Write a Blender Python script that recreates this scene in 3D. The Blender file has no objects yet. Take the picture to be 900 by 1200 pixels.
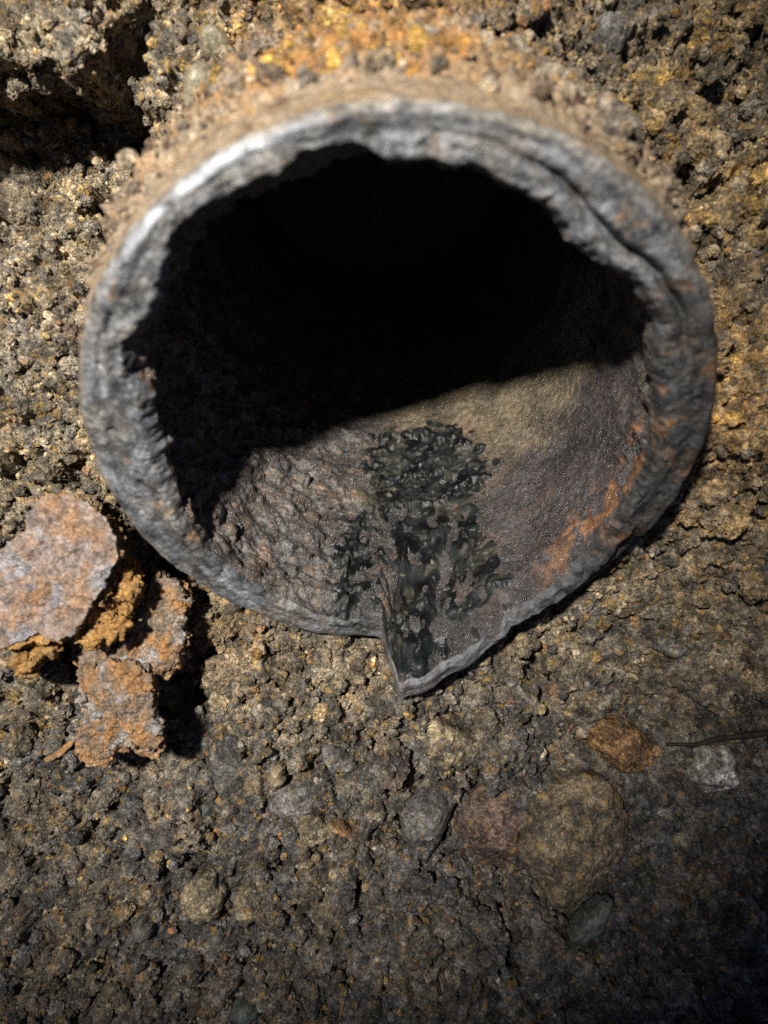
import bpy, math
import numpy as np
from mathutils import Vector, Matrix

rng = np.random.default_rng(7)
sc = bpy.context.scene
col = sc.collection

# ------------------------------------------------------------------ camera
H = 0.26                                   # camera height above the soil, metres
F = 873.0                                  # focal length in photo pixels (900 x 1200)
cam_d = bpy.data.cameras.new("camera")
cam = bpy.data.objects.new("camera", cam_d)
col.objects.link(cam)
cam.location = (0, 0, H)
cam.rotation_euler = (0, 0, 0)             # looks straight down, picture-up is +Y
cam_d.sensor_fit = 'VERTICAL'
cam_d.sensor_height = 36.0
cam_d.lens = F / 1200.0 * 36.0
cam_d.clip_start = 0.005
cam_d.clip_end = 20.0
cam_d.dof.use_dof = True
cam_d.dof.focus_distance = 0.262
cam_d.dof.aperture_fstop = 8.5
sc.camera = cam

# ------------------------------------------------------------------ world: almost dark pit, faint cool ambience
w = bpy.data.worlds.new("World")
sc.world = w
w.use_nodes = True
bg = w.node_tree.nodes["Background"]
bg.inputs[0].default_value = (0.40, 0.55, 1.0, 1)
bg.inputs[1].default_value = 0.15

# ------------------------------------------------------------------ hand lamp held up and left of the camera
ld = bpy.data.lights.new("hand_lamp", 'SPOT')
lamp = bpy.data.objects.new("hand_lamp", ld)
col.objects.link(lamp)
lamp.location = (-0.141, 0.130, 0.62)
aim = Vector((-0.076, 0.062, 0.0))
lamp.rotation_euler = (aim - Vector(lamp.location)).to_track_quat('-Z', 'Y').to_euler()
ld.energy = 47.0
ld.color = (1.0, 0.95, 0.85)
ld.shadow_soft_size = 0.016
ld.spot_size = math.radians(48)
ld.spot_blend = 1.0

sc.view_settings.view_transform = 'Standard'
sc.view_settings.look = 'None'
sc.view_settings.gamma = 1.0
sc.view_settings.exposure = 0.0
sc.view_settings.use_curve_mapping = False
sc.render.engine = 'CYCLES'
sc.cycles.max_bounces = 4
sc.cycles.use_denoising = False

# ------------------------------------------------------------------ numeric helpers
def px2w(px, py, z):
    d = H - z
    return np.array([(px - 450.0) / F * d, -(py - 600.0) / F * d, z])

def w2px(x, y, z):
    d = H - z
    return 450 + x / d * F, 600 - y / d * F

_perm = np.random.default_rng(3).permutation(512)
_perm = np.concatenate([_perm, _perm, _perm])
_g3 = np.random.default_rng(4).normal(size=(512, 3))
_g3 /= np.linalg.norm(_g3, axis=1)[:, None]

def perlin(x, y, z):
    x, y, z = np.broadcast_arrays(np.asarray(x, float), np.asarray(y, float), np.asarray(z, float))
    xi, yi, zi = np.floor(x).astype(int), np.floor(y).astype(int), np.floor(z).astype(int)
    xf, yf, zf = x - xi, y - yi, z - zi
    u, v, t = [a * a * a * (a * (a * 6 - 15) + 10) for a in (xf, yf, zf)]
    def g(ix, iy, iz):
        h = _perm[(_perm[(_perm[(xi + ix) & 511] + yi + iy) & 511] + zi + iz) & 511]
        gr = _g3[h]
        return gr[..., 0] * (xf - ix) + gr[..., 1] * (yf - iy) + gr[..., 2] * (zf - iz)
    def L(a, b, s): return a + (b - a) * s
    return 1.5 * L(L(L(g(0, 0, 0), g(1, 0, 0), u), L(g(0, 1, 0), g(1, 1, 0), u), v),
                   L(L(g(0, 0, 1), g(1, 0, 1), u), L(g(0, 1, 1), g(1, 1, 1), u), v), t)

def fbm(x, y, z, oct=4, gain=0.5):
    s = 0; a = 1.0
    for i in range(oct):
        s = s + a * perlin(x * 2 ** i + 17.3 * i, y * 2 ** i + 5.1 * i, z * 2 ** i + 9.7 * i)
        a *= gain
    return s

def sstep(a, b, x):
    t = np.clip((x - a) / (b - a), 0, 1)
    return t * t * (3 - 2 * t)

def in_poly(px, py, poly):
    inside = np.zeros(np.shape(px), bool)
    n = len(poly)
    for i in range(n):
        x0, y0 = poly[i]; x1, y1 = poly[(i + 1) % n]
        c = ((y0 > py) != (y1 > py))
        with np.errstate(divide='ignore', invalid='ignore'):
            xx = (x1 - x0) * (py - y0) / (y1 - y0 if y1 != y0 else 1e-9) + x0
        inside ^= c & (px < xx)
    return inside

def link_mesh(name, V, Fq, mat, parent=None, attrs=None, smooth=True):
    me = bpy.data.meshes.new(name)
    V = np.asarray(V, np.float32); Fq = np.asarray(Fq, np.int32)
    n = Fq.shape[1]
    me.vertices.add(len(V)); me.vertices.foreach_set('co', V.ravel())
    me.loops.add(Fq.size); me.loops.foreach_set('vertex_index', Fq.ravel())
    me.polygons.add(len(Fq))
    me.polygons.foreach_set('loop_start', np.arange(0, Fq.size, n, dtype=np.int32))
    me.polygons.foreach_set('loop_total', np.full(len(Fq), n, np.int32))
    me.update(calc_edges=True)
    me.polygons.foreach_set('use_smooth', np.full(len(Fq), smooth))
    for k, a in (attrs or {}).items():
        a = np.asarray(a, np.float32)
        if a.ndim == 2:
            at = me.attributes.new(k, 'FLOAT_VECTOR', 'POINT'); at.data.foreach_set('vector', a.ravel())
        else:
            at = me.attributes.new(k, 'FLOAT', 'POINT'); at.data.foreach_set('value', a)
    me.materials.append(mat)
    o = bpy.data.objects.new(name, me)
    col.objects.link(o)
    if parent is not None: o.parent = parent
    return o

def tag(o, label=None, cat=None, group=None, kind=None):
    if label: o['label'] = label
    if cat: o['category'] = cat
    if group: o['group'] = group
    if kind: o['kind'] = kind
    return o

def grid_faces(nr, nc, wrap=False, base=0):
    i = np.arange(nr - 1)[:, None]
    j = np.arange(nc if wrap else nc - 1)[None, :]
    j2 = (j + 1) % nc
    a = i * nc + j; b = i * nc + j2; c = (i + 1) * nc + j2; d = (i + 1) * nc + j
    return np.stack([a, b, c, d], -1).reshape(-1, 4) + base

# ------------------------------------------------------------------ material helper
class NT:
    def __init__(s, name):
        s.m = bpy.data.materials.new(name); s.m.use_nodes = True
        s.t = s.m.node_tree; s.b = s.t.nodes['Principled BSDF']
        s.co = s.t.nodes.new('ShaderNodeTexCoord').outputs['Object']
    def n(s, typ, **kw):
        nd = s.t.nodes.new(typ)
        for k, v in kw.items(): setattr(nd, k, v)
        return nd
    def put(s, sock, v):
        if isinstance(v, bpy.types.NodeSocket): s.t.links.new(v, sock)
        elif isinstance(v, (tuple, list)) and len(v) == 3 and sock.type == 'RGBA': sock.default_value = (*v, 1)
        else: sock.default_value = v
    def noise(s, scale, detail=4, rough=0.6, co=None, dist=0.0, color=False):
        nd = s.n('ShaderNodeTexNoise'); s.put(nd.inputs['Vector'], co or s.co)
        nd.inputs['Scale'].default_value = scale; nd.inputs['Detail'].default_value = detail
        nd.inputs['Roughness'].default_value = rough; nd.inputs['Distortion'].default_value = dist
        return nd.outputs['Color' if color else 'Fac']
    def voro(s, scale, out='Distance', co=None, feature='F1'):
        nd = s.n('ShaderNodeTexVoronoi', feature=feature); s.put(nd.inputs['Vector'], co or s.co)
        nd.inputs['Scale'].default_value = scale
        return nd.outputs[out]
    def ramp(s, v, lo, hi, a=0.0, b=1.0):
        nd = s.n('ShaderNodeMapRange', interpolation_type='SMOOTHSTEP'); s.put(nd.inputs['Value'], v)
        for k, x in (('From Min', lo), ('From Max', hi), ('To Min', a), ('To Max', b)): nd.inputs[k].default_value = x
        return nd.outputs['Result']
    def math(s, op, a, b=0.0):
        nd = s.n('ShaderNodeMath', operation=op); s.put(nd.inputs[0], a); s.put(nd.inputs[1], b)
        return nd.outputs[0]
    def mix(s, f, a, b, blend='MIX'):
        nd = s.n('ShaderNodeMix', data_type='RGBA', blend_type=blend)
        s.put(nd.inputs['Factor'], f); s.put(nd.inputs['A'] if False else nd.inputs[6], a); s.put(nd.inputs[7], b)
        return nd.outputs[2]
    def attr(s, name, typ='GEOMETRY', out='Vector'):
        nd = s.n('ShaderNodeAttribute', attribute_type=typ, attribute_name=name)
        return nd.outputs[out]
    def bump(s, h, dist, strength=1.0, prev=None):
        nd = s.n('ShaderNodeBump'); s.put(nd.inputs['Height'], h)
        nd.inputs['Distance'].default_value = dist; nd.inputs['Strength'].default_value = strength
        if prev is not None: s.put(nd.inputs['Normal'], prev)
        return nd.outputs['Normal']
    def done(s, color, rough, normal=None, metallic=None, spec=None):
        s.put(s.b.inputs['Base Color'], color); s.put(s.b.inputs['Roughness'], rough)
        if normal is not None: s.put(s.b.inputs['Normal'], normal)
        if metallic is not None: s.put(s.b.inputs['Metallic'], metallic)
        if spec is not None: s.put(s.b.inputs['Specular IOR Level'], spec)
        return s.m

def soil_material(name, typ):
    k = NT(name)
    k.co = k.n('ShaderNodeNewGeometry').outputs['Position']
    tint = k.attr('tint', typ)
    v1 = k.ramp(k.noise(420, 5, 0.7), 0.32, 0.68, 0.36, 1.65)
    v2 = k.ramp(k.noise(1300, 3, 0.7), 0.32, 0.68, 0.4, 1.65)
    v0 = k.ramp(k.noise(130, 5, 0.65), 0.36, 0.64, 0.34, 1.45)
    c = k.mix(1.0, tint, k.math('MULTIPLY', v0, k.math('MULTIPLY', v1, v2)), 'MULTIPLY')
    och = k.ramp(k.noise(300, 5, 0.65), 0.57, 0.66)
    c = k.mix(k.math('MULTIPLY', och, 0.68), c, (0.34, 0.185, 0.03))
    gry = k.ramp(k.noise(330, 4, 0.65, dist=0.4), 0.55, 0.66)
    c = k.mix(k.math('MULTIPLY', gry, 0.45), c, (0.17, 0.165, 0.175))
    spk = k.ramp(k.voro(900), 0.10, 0.19, 1.0, 0.0)
    spm = k.ramp(k.noise(500, 2), 0.50, 0.58)
    c = k.mix(k.math('MULTIPLY', k.math('MULTIPLY', spk, spm), 0.8), c, (0.62, 0.56, 0.45))
    r = k.ramp(k.noise(900, 3), 0.38, 0.62, 0.25, 0.9)
    nb = k.bump(k.noise(900, 5, 0.75), 0.0009, 0.9)
    return k.done(c, r, nb, spec=0.55)

M_soil = soil_material('soil', 'GEOMETRY')
M_crumb = soil_material('soil_crumb', 'INSTANCER')

def rust_mat(name, base, c2, c3, scale=1.0, rough=(0.55, 0.9), bump=0.0008, spec=0.4, grey=None):
    k = NT(name)
    a = k.ramp(k.noise(90 * scale, 5, 0.65), 0.42, 0.60)
    b = k.ramp(k.noise(150 * scale, 5, 0.7, dist=0.6), 0.50, 0.62)
    c = k.mix(a, base, c2)
    c = k.mix(b, c, c3)
    if grey:
        g = k.ramp(k.noise(120 * scale, 4, 0.6, dist=1.0), 0.52, 0.62)
        c = k.mix(k.math('MULTIPLY', g, 0.85), c, grey)
    v = k.math('MULTIPLY', k.ramp(k.noise(400 * scale, 4, 0.7), 0.3, 0.7, 0.5, 1.4), k.ramp(k.noise(1400, 3), 0.3, 0.7, 0.65, 1.35))
    c = k.mix(1.0, c, v, 'MULTIPLY')
    r = k.ramp(k.noise(600, 3), 0.35, 0.65, rough[0], rough[1])
    nb = k.bump(k.noise(700 * scale, 5, 0.72), bump, 0.9)
    return k.done(c, r, nb, spec=spec)

# ================================================================== PIPE geometry frame
P_AX = np.array([0.025, -0.675, 0.738]); P_AX /= np.linalg.norm(P_AX)      # axis, pointing out of the soil
P_C = np.array([0.0042, 0.0169, H - 0.1942])                              # centre of the open end
E1 = np.array([1.0, 0, 0]) - P_AX[0] * P_AX; E1 /= np.linalg.norm(E1)
E2 = np.cross(P_AX, E1)                                                   # points to the top of the pipe
R = 0.0812

def cyl(th, r, s):
    th, r, s = np.broadcast_arrays(th, r, s)
    return (P_C + s[..., None] * P_AX + (r * np.cos(th))[..., None] * E1 + (r * np.sin(th))[..., None] * E2)

def px_plane(px, py, s=0.0):
    """pixel of the photo -> (theta, r) on the pipe's end plane"""
    d = np.array([(px - 450) / F, -(py - 600) / F, -1.0]); o = np.array([0, 0, H]) - P_C - s * P_AX
    t = -(o @ P_AX) / (d @ P_AX); q = o + t * d
    return math.atan2(q @ E2, q @ E1) % (2 * math.pi), math.hypot(q @ E1, q @ E2)

def px_cyl(px, py, r):
    """pixel -> (theta, s) on the far inside of a cylinder of radius r"""
    d = np.array([(px - 450) / F, -(py - 600) / F, -1.0]); o = np.array([0, 0, H]) - P_C
    dd = d - (d @ P_AX) * P_AX; oo = o - (o @ P_AX) * P_AX
    a, b, c = dd @ dd, 2 * dd @ oo, oo @ oo - r * r
    t = (-b + math.sqrt(max(b * b - 4 * a * c, 0))) / 2 / a
    q = o + t * d
    return math.atan2(q @ E2, q @ E1) % (2 * math.pi), q @ P_AX

def periodic(ctrl):
    th = np.array([c[0] for c in ctrl]); v = np.array([c[1] for c in ctrl])
    o = np.argsort(th); th, v = th[o], v[o]
    th = np.concatenate([th - 2 * math.pi, th, th + 2 * math.pi]); v = np.concatenate([v, v, v])
    return lambda t: np.interp(t, th, v)

# ================================================================== SOIL
ctrl = [(0, 0, .040), (150, 20, .044), (30, 260, .010), (110, 240, .012), (190, 210, .026), (60, 400, .024), (100, 330, .026), (90, 520, .012), (30, 520, .012),
        (255, 120, .046), (330, 60, .062), (450, 30, .074), (590, 50, .068), (690, 120, .052), (760, 190, .042), (700, 40, .046), (800, 50, .036), (880, 150, .030), (820, 250, .038),
        (870, 350, .038), (870, 470, .040), (845, 570, .032), (880, 620, .018), (800, 640, .012), (770, 700, .000), (880, 800, .000), (650, 800, -.008),
        (560, 830, .000), (470, 820, .006), (350, 770, .009), (260, 735, .003), (215, 820, -.014), (165, 650, -.014), (100, 720, -.008),
        (40, 850, .004), (40, 780, -.002), (100, 1000, .001), (300, 900, .004), (300, 1100, .000), (450, 1000, .001), (600, 1000, -.002),
        (750, 1000, -.002), (890, 1000, .001), (700, 1180, .004), (100, 1190, .004), (0, 1200, .004), (900, 1200, .004), (450, 1190, .003),
        (-200, 0, .04), (-200, 300, .012), (-200, 600, .01), (-200, 1000, .006), (1100, 0, .04), (1100, 400, .02), (1100, 800, .005),
        (450, -200, .06), (100, -200, .05), (800, -200, .05), (450, 1400, .008), (0, 1400, .008), (900, 1400, .008)]
cw = np.array([px2w(a, b, z) for a, b, z in ctrl])

def axis_nodes(lo, hi, flo, fhi, d):
    fine = np.arange(flo, fhi, d)
    def tail(a, b):
        out = []; st = d; x = a; sg = 1 if b > a else -1
        while (b - x) * sg > 0:
            st = min(st * 1.17, 0.035); x += sg * st; out.append(x)
        return out
    return np.array(sorted(tail(flo, lo)) + list(fine) + tail(fine[-1], hi))

gx = axis_nodes(-1.1, 1.1, -0.136, 0.136, 0.00047)
gy = axis_nodes(-1.1, 1.1, -0.184, 0.172, 0.00047)
X, Y = np.meshgrid(gx, gy)
# broad relief: kernel regression through the control heights
cx_ = np.linspace(-0.25, 0.25, 90); cy_ = np.linspace(-0.30, 0.31, 110)
CX, CY = np.meshgrid(cx_, cy_)
num = np.zeros_like(CX); den = np.zeros_like(CX) + 1e-9
for a, b, z in cw:
    k_ = np.exp(-((CX - a) ** 2 + (CY - b) ** 2) / (2 * 0.0135 ** 2)) + 1e-4 * np.exp(-((CX - a) ** 2 + (CY - b) ** 2) / (2 * 0.05 ** 2))
    num += k_ * z; den += k_
cz = num / den
def bil(A, x, y):
    fx = np.clip((x - cx_[0]) / (cx_[1] - cx_[0]), 0, len(cx_) - 1.001); fy = np.clip((y - cy_[0]) / (cy_[1] - cy_[0]), 0, len(cy_) - 1.001)
    i, j = fx.astype(int), fy.astype(int); u, v = fx - i, fy - j
    return (A[j, i] * (1 - u) + A[j, i + 1] * u) * (1 - v) + (A[j + 1, i] * (1 - u) + A[j + 1, i + 1] * u) * v
Z = bil(cz, X, Y)
# the hollow in the bank, upper left, under a crumbling ledge
lip = 0.154 + 0.012 * fbm(X * 45, 2.2, 0.3, 4)
wx = 1 - sstep(-0.086, -0.060, X + 0.006 * fbm(Y * 60, 3.3, 0.1, 3))
hollow = wx * sstep(lip - 0.082, lip - 0.030, Y) * (1 - sstep(lip - 0.014, lip + 0.010, Y))
Z = Z * (1 - hollow) + (-0.022) * hollow
ledge = wx * sstep(lip - 0.012, lip + 0.010, Y) * (1 - sstep(lip + 0.03, lip + 0.08, Y))
Z += 0.005 * ledge
DY = -0.034 * ledge + 0.0026 * fbm(X * 130, Y * 130, 11.0, 3) * (hollow > .01)
DX = 0.0022 * fbm(X * 130, Y * 130, 21.0, 3) * np.maximum(hollow, ledge)
Z += 0.006 * hollow * fbm(X * 90, Y * 90, 31.0, 3)
Z += 0.0055 * fbm(X * 38, Y * 38, 1.0, 3)
def cells(x, y, size, seed):
    # jittered cells: distance to the border and a random value per cell
    u, v = x / size, y / size
    iu, iv = np.floor(u).astype(int), np.floor(v).astype(int)
    f1 = np.full(u.shape, 9.0); f2 = f1.copy(); val = np.zeros(u.shape); tx = val.copy(); ty = val.copy()
    rg = np.random.default_rng(seed); T = rg.random((64, 64, 5))
    for a in (-1, 0, 1):
        for b in (-1, 0, 1):
            t = T[(iu + a) & 63, (iv + b) & 63]
            ex, ey = iu + a + t[..., 0] - u, iv + b + t[..., 1] - v
            d = np.hypot(ex, ey); m = d < f1
            f2 = np.where(m, f1, np.minimum(f2, d)); f1 = np.where(m, d, f1)
            val = np.where(m, t[..., 2], val); tx = np.where(m, (t[..., 3] - .5) * ex, tx); ty = np.where(m, (t[..., 4] - .5) * ey, ty)
    return f2 - f1, val, tx + ty
wxx, wyy = 0.006 * fbm(X * 70, Y * 70, 61.0, 3), 0.006 * fbm(X * 70, Y * 70, 71.0, 3)
big_e, big_v, big_t = cells(X + wxx, Y + wyy, 0.023, 5)
sml_e, sml_v, sml_t = cells(X + wxx * .6, Y + wyy * .6, 0.0095, 6)
cmask = sstep(-.25, .25, fbm(X * 28, Y * 28, 81.0, 2) + .1)
Z += 0.0090 * (big_v - .5) + 0.016 * big_t - 0.0065 * (1 - sstep(0.0, 0.16, big_e)) * cmask
Z += 0.0070 * (sml_v - .5) + 0.010 * sml_t - 0.0050 * (1 - sstep(0.0, 0.22, sml_e)) * sstep(-.2, .3, fbm(X * 40, Y * 40, 91.0, 2) + .1)

PX, PY = w2px(X, Y + DY, Z)
# ---- soil colours: brown base, regional drift to clay grey or ochre, painted shade low down
BROWN = np.array([.125, .098, .064]); TAN = np.array([.240, .192, .122]); OCH = np.array([.34, .205, .045])
GREY = np.array([.112, .108, .104]); DARK = np.array([.042, .037, .033]); RUST = np.array([.30, .125, .035]); PALE = np.array([.42, .36, .26])
def region_cols(px, py, n):
    """palette probabilities at photo position"""
    lowR = sstep(350, 650, px) * sstep(700, 860, py)
    low = sstep(780, 1000, py)
    left = (1 - sstep(60, 250, px)) * (1 - sstep(560, 640, py))
    rgt = sstep(760, 840, px) * (1 - sstep(560, 760, py))
    top = np.exp(-((px - 430) / 130) ** 2 - ((py - 20) / 75) ** 2)
    mid = np.exp(-((px - 400) / 130) ** 2 - ((py - 820) / 80) ** 2)
    P = np.stack([1.0 + 0 * px, .55 + .6 * left + .3 * rgt + .6 * mid - .35 * lowR - .2 * low, .22 + .25 * rgt + .05 * left - .12 * lowR + 1.6 * top, .45 + .9 * low + .6 * lowR + .3 * mid,
                  .25 + .5 * low + .5 * lowR - .1 * left, .09 + 1.1 * top, .05 + .04 * left + 0 * px], -1)
    P = np.clip(P, 0.005, None); P /= P.sum(-1, keepdims=True)
    c = P.cumsum(-1); u = rng.random(np.shape(px))[..., None]
    return np.array([BROWN, TAN, OCH, GREY, DARK, RUST, PALE])[np.minimum((u > c).sum(-1), 6)]

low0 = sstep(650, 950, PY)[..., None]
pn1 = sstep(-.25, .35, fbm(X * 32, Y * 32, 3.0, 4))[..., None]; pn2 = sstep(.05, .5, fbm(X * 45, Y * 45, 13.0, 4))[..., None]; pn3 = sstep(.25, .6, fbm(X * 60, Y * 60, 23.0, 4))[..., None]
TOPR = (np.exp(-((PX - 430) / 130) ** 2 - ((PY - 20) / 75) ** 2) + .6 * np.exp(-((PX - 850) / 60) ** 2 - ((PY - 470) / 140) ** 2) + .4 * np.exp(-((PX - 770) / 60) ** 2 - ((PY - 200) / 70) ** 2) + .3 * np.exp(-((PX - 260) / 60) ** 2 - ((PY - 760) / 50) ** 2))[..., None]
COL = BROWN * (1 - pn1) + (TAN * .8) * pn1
COL = COL * (1 - low0) + low0 * ((GREY * .55) * (1 - pn1) + (BROWN * .85 + GREY * .12) * pn1)  # lower soil: clay grey, also darkened in colour as shade
COL = COL * (1 - .45 * pn2) + .45 * pn2 * (GREY * (1 - .25 * low0))
och_w = np.clip((.35 + .45 * (sstep(560, 760, PX) * (1 - sstep(450, 700, PY)))[..., None]) * (1 - .6 * low0), 0, 1) * np.clip(pn3 + .5 * pn1 * (sstep(640, 800, PX) * (1 - sstep(450, 700, PY)))[..., None], 0, 1)
COL = COL * (1 - och_w) + och_w * OCH
lr_shade = (sstep(380, 620, PX) * sstep(800, 960, PY))[..., None]
COL = COL * (1 - .45 * lr_shade) + .45 * lr_shade * np.array([.062, .062, .066])  # shade of the lower right painted into the soil colour
COL = COL * (1 - .8 * np.clip(TOPR, 0, 1)) + .8 * np.clip(TOPR, 0, 1) * (OCH * .55 + RUST * .5)
COL = COL * (.75 + .5 * (.5 * big_v + .5 * sml_v))[..., None]

def splat(Z, COL, gx, gy, xs, ys, rs, cols, sink, flat, colmix):
    for x, y, r, c, sk, fl in zip(xs, ys, rs, cols, sink, flat):
        i0, i1 = np.searchsorted(gx, (x - 1.35 * r, x + 1.35 * r)); j0, j1 = np.searchsorted(gy, (y - 1.35 * r, y + 1.35 * r))
        if i1 - i0 < 2 or j1 - j0 < 2: continue
        a = rng.random() * 3.14; e = rng.uniform(.7, 1.3); ca, sa = math.cos(a), math.sin(a)
        dx = gx[i0:i1][None] - x; dy = gy[j0:j1][:, None] - y
        u = (dx * ca + dy * sa) / (r * e); v = (-dx * sa + dy * ca) * e / r
        k = rng.uniform(2, 9); ph = rng.random() * 6
        d2 = u * u + v * v
        d2 = d2 * (1 + 0.28 * np.sin(k * 0.5 * u * 2 + ph) * np.cos(k * 0.5 * v * 2 - ph)) + 0.15 * np.abs(u * v)
        m = d2 < 1
        if not m.any(): continue
        zc = Z[(j0 + j1) // 2, (i0 + i1) // 2] - sk * r
        tilt = (rng.normal() * u + rng.normal() * v) * 0.22 * r
        hh = np.where(m, zc + fl * r * np.power(np.clip(1 - d2, 0, 1), 0.62) + tilt, -9)
        sub = Z[j0:j1, i0:i1]
        win = hh > sub
        sub[win] = hh[win]
        if c is not None:
            cs = COL[j0:j1, i0:i1]
            cs[win] = cs[win] * (1 - colmix) + c * colmix

def scatter(n, r0, r1, pw):
    xs = rng.uniform(-.15, .15, n); ys = rng.uniform(-.20, .19, n)
    u = rng.random(n); rs = (r0 ** -pw + u * (r1 ** -pw - r0 ** -pw)) ** (-1 / pw)
    o = np.argsort(-rs)
    return xs[o], ys[o], rs[o]

# pits first: dark holes between clods
pit_px = [(640, 795, 20), (712, 95, 13), (742, 32, 11), (690, 250, 9), (838, 272, 12), (862, 295, 10), (805, 85, 10), (20, 330, 12), (60, 345, 9), (95, 555, 16), (15, 440, 14), (20, 560, 12), (220, 990, 9), (215, 1020, 10), (262, 940, 8),
          (300, 890, 10), (245, 1080, 12), (120, 1130, 14), (20, 1020, 10), (330, 985, 10), (420, 1045, 14), (350, 1080, 18), (390, 1110, 12), (560, 1050, 10), (205, 830, 22), (225, 780, 16), (680, 740, 18), (100, 690, 20), (150, 905, 9), (55, 775, 14),
          (535, 965, 8), (655, 1095, 8), (700, 1040, 10), (440, 870, 8), (390, 835, 8), (410, 790, 7), (870, 100, 12), (890, 40, 14), (735, 10, 14), (640, 130, 7), (575, 1100, 9), (520, 1120, 8), (480, 1150, 11), (60, 1080, 7)]
extra = [(rng.uniform(0, 900), rng.uniform(0, 1200), rng.uniform(3, 10)) for _ in range(620)]
pit_px += [(585, 985, 66), (680, 985, 80), (672, 1045, 48), (735, 880, 48), (845, 908, 34), (530, 872, 46), (497, 975, 42), (266, 905, 36)]
for (a, b, r) in pit_px + extra:
    q = px2w(a, b, 0.005 + 0.03 * (b < 200)); r = r * 0.00030
    i0, i1 = np.searchsorted(gx, (q[0] - 2.6 * r, q[0] + 2.6 * r)); j0, j1 = np.searchsorted(gy, (q[1] - 2.6 * r, q[1] + 2.6 * r))
    if i1 - i0 < 2 or j1 - j0 < 2: continue
    Xl, Yl = X[j0:j1, i0:i1], Y[j0:j1, i0:i1]
    d = np.hypot((Xl - q[0]) * (1 + .25 * math.sin(a)), (Yl - q[1]) * (1 + .25 * math.cos(b))) / r
    d = d + 0.55 * fbm(Xl * 160, Yl * 160, a * .01, 3)
    Z[j0:j1, i0:i1] -= (min(4.2 * r, 0.018) if r < .0095 else .006) * (1 - sstep(0.55, 1.0, d))

for (n, r0, r1, pw, cm) in ((260, .0040, .0075, 2.0, .15), (2600, .0019, .0040, 2.0, .22), (9000, .0010, .0019, 2.0, .35), (16000, .0006, .0010, 2.0, .5)):
    xs, ys, rs = scatter(n, r0, r1, pw)
    pxs, pys = w2px(xs, ys, bil(cz, xs, ys))
    cols = region_cols(pxs, pys, n) * rng.uniform(.7, 1.25, (n, 1))
    # the softer, packed clay below the mouth of the pipe shows fewer big clods
    soft = (rs > .003) & (pxs > 380) & (pys > 780) & (rng.random(n) < .35)
    keep = ~soft
    splat(Z, COL, gx, gy, xs[keep], ys[keep], rs[keep], cols[keep], rng.uniform(.35, .75, n)[keep], rng.uniform(.7, 1.15, n)[keep], cm)

fine_n = fbm(X * 420, Y * 420, 7.0, 3, 0.6)
Z += 0.00062 * fine_n + 0.0016 * (0.4 - np.abs(fbm(X * 150, Y * 150, 2.0, 3)))
DX = DX + 0.0011 * fbm(X * 230, Y * 230, 41.0, 2)
DY = DY + 0.0011 * fbm(X * 230, Y * 230, 51.0, 2)
COL *= np.clip(1 + 0.28 * fine_n, .5, 1.6)[..., None]

# beyond the near ground the pit goes on as plainer soil and climbs into its walls
far = np.maximum(sstep(.150, .20, np.abs(X)), np.maximum(sstep(.176, .225, Y), sstep(.190, .24, -Y)))
wall = sstep(.30, .95, np.hypot(X, Y))
Zfar = bil(cz, np.clip(X, -.2, .2), np.clip(Y, -.22, .21)) + .008 * fbm(X * 22, Y * 22, 101.0, 3) + .45 * wall + .05 * wall * fbm(X * 6, Y * 6, 111.0, 3)
Z = Z * (1 - far) + Zfar * far
DX = DX * (1 - far); DY = DY * (1 - far)
XX = X + DX; YY = Y + DY
SV = np.stack([XX, YY, Z], -1)
nr, nc = X.shape
faces = grid_faces(nr, nc)
rel = SV - P_C
s_ = rel @ P_AX; rr = np.hypot(rel @ E1, rel @ E2)
bad = ((rr < R - 0.004) & (s_ < 0.002)).ravel()
faces = faces[~bad[faces].any(1)]
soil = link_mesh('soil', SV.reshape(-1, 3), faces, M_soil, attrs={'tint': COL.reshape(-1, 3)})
tag(soil, kind='structure')

def ground(x, y):
    """soil height at a place (outside the warped ledge)"""
    i = int(np.clip(np.searchsorted(gx, x), 1, nc - 2)); j = int(np.clip(np.searchsorted(gy, y), 1, nr - 2))
    return float(np.mean(Z[max(j - 6, 0):j + 7, max(i - 6, 0):i + 7]))

# normals for scattering crumbs
dXr = np.gradient(SV, axis=1); dYr = np.gradient(SV, axis=0)
NRM = np.cross(dXr, dYr); NRM /= np.linalg.norm(NRM, axis=-1, keepdims=True) + 1e-12

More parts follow.
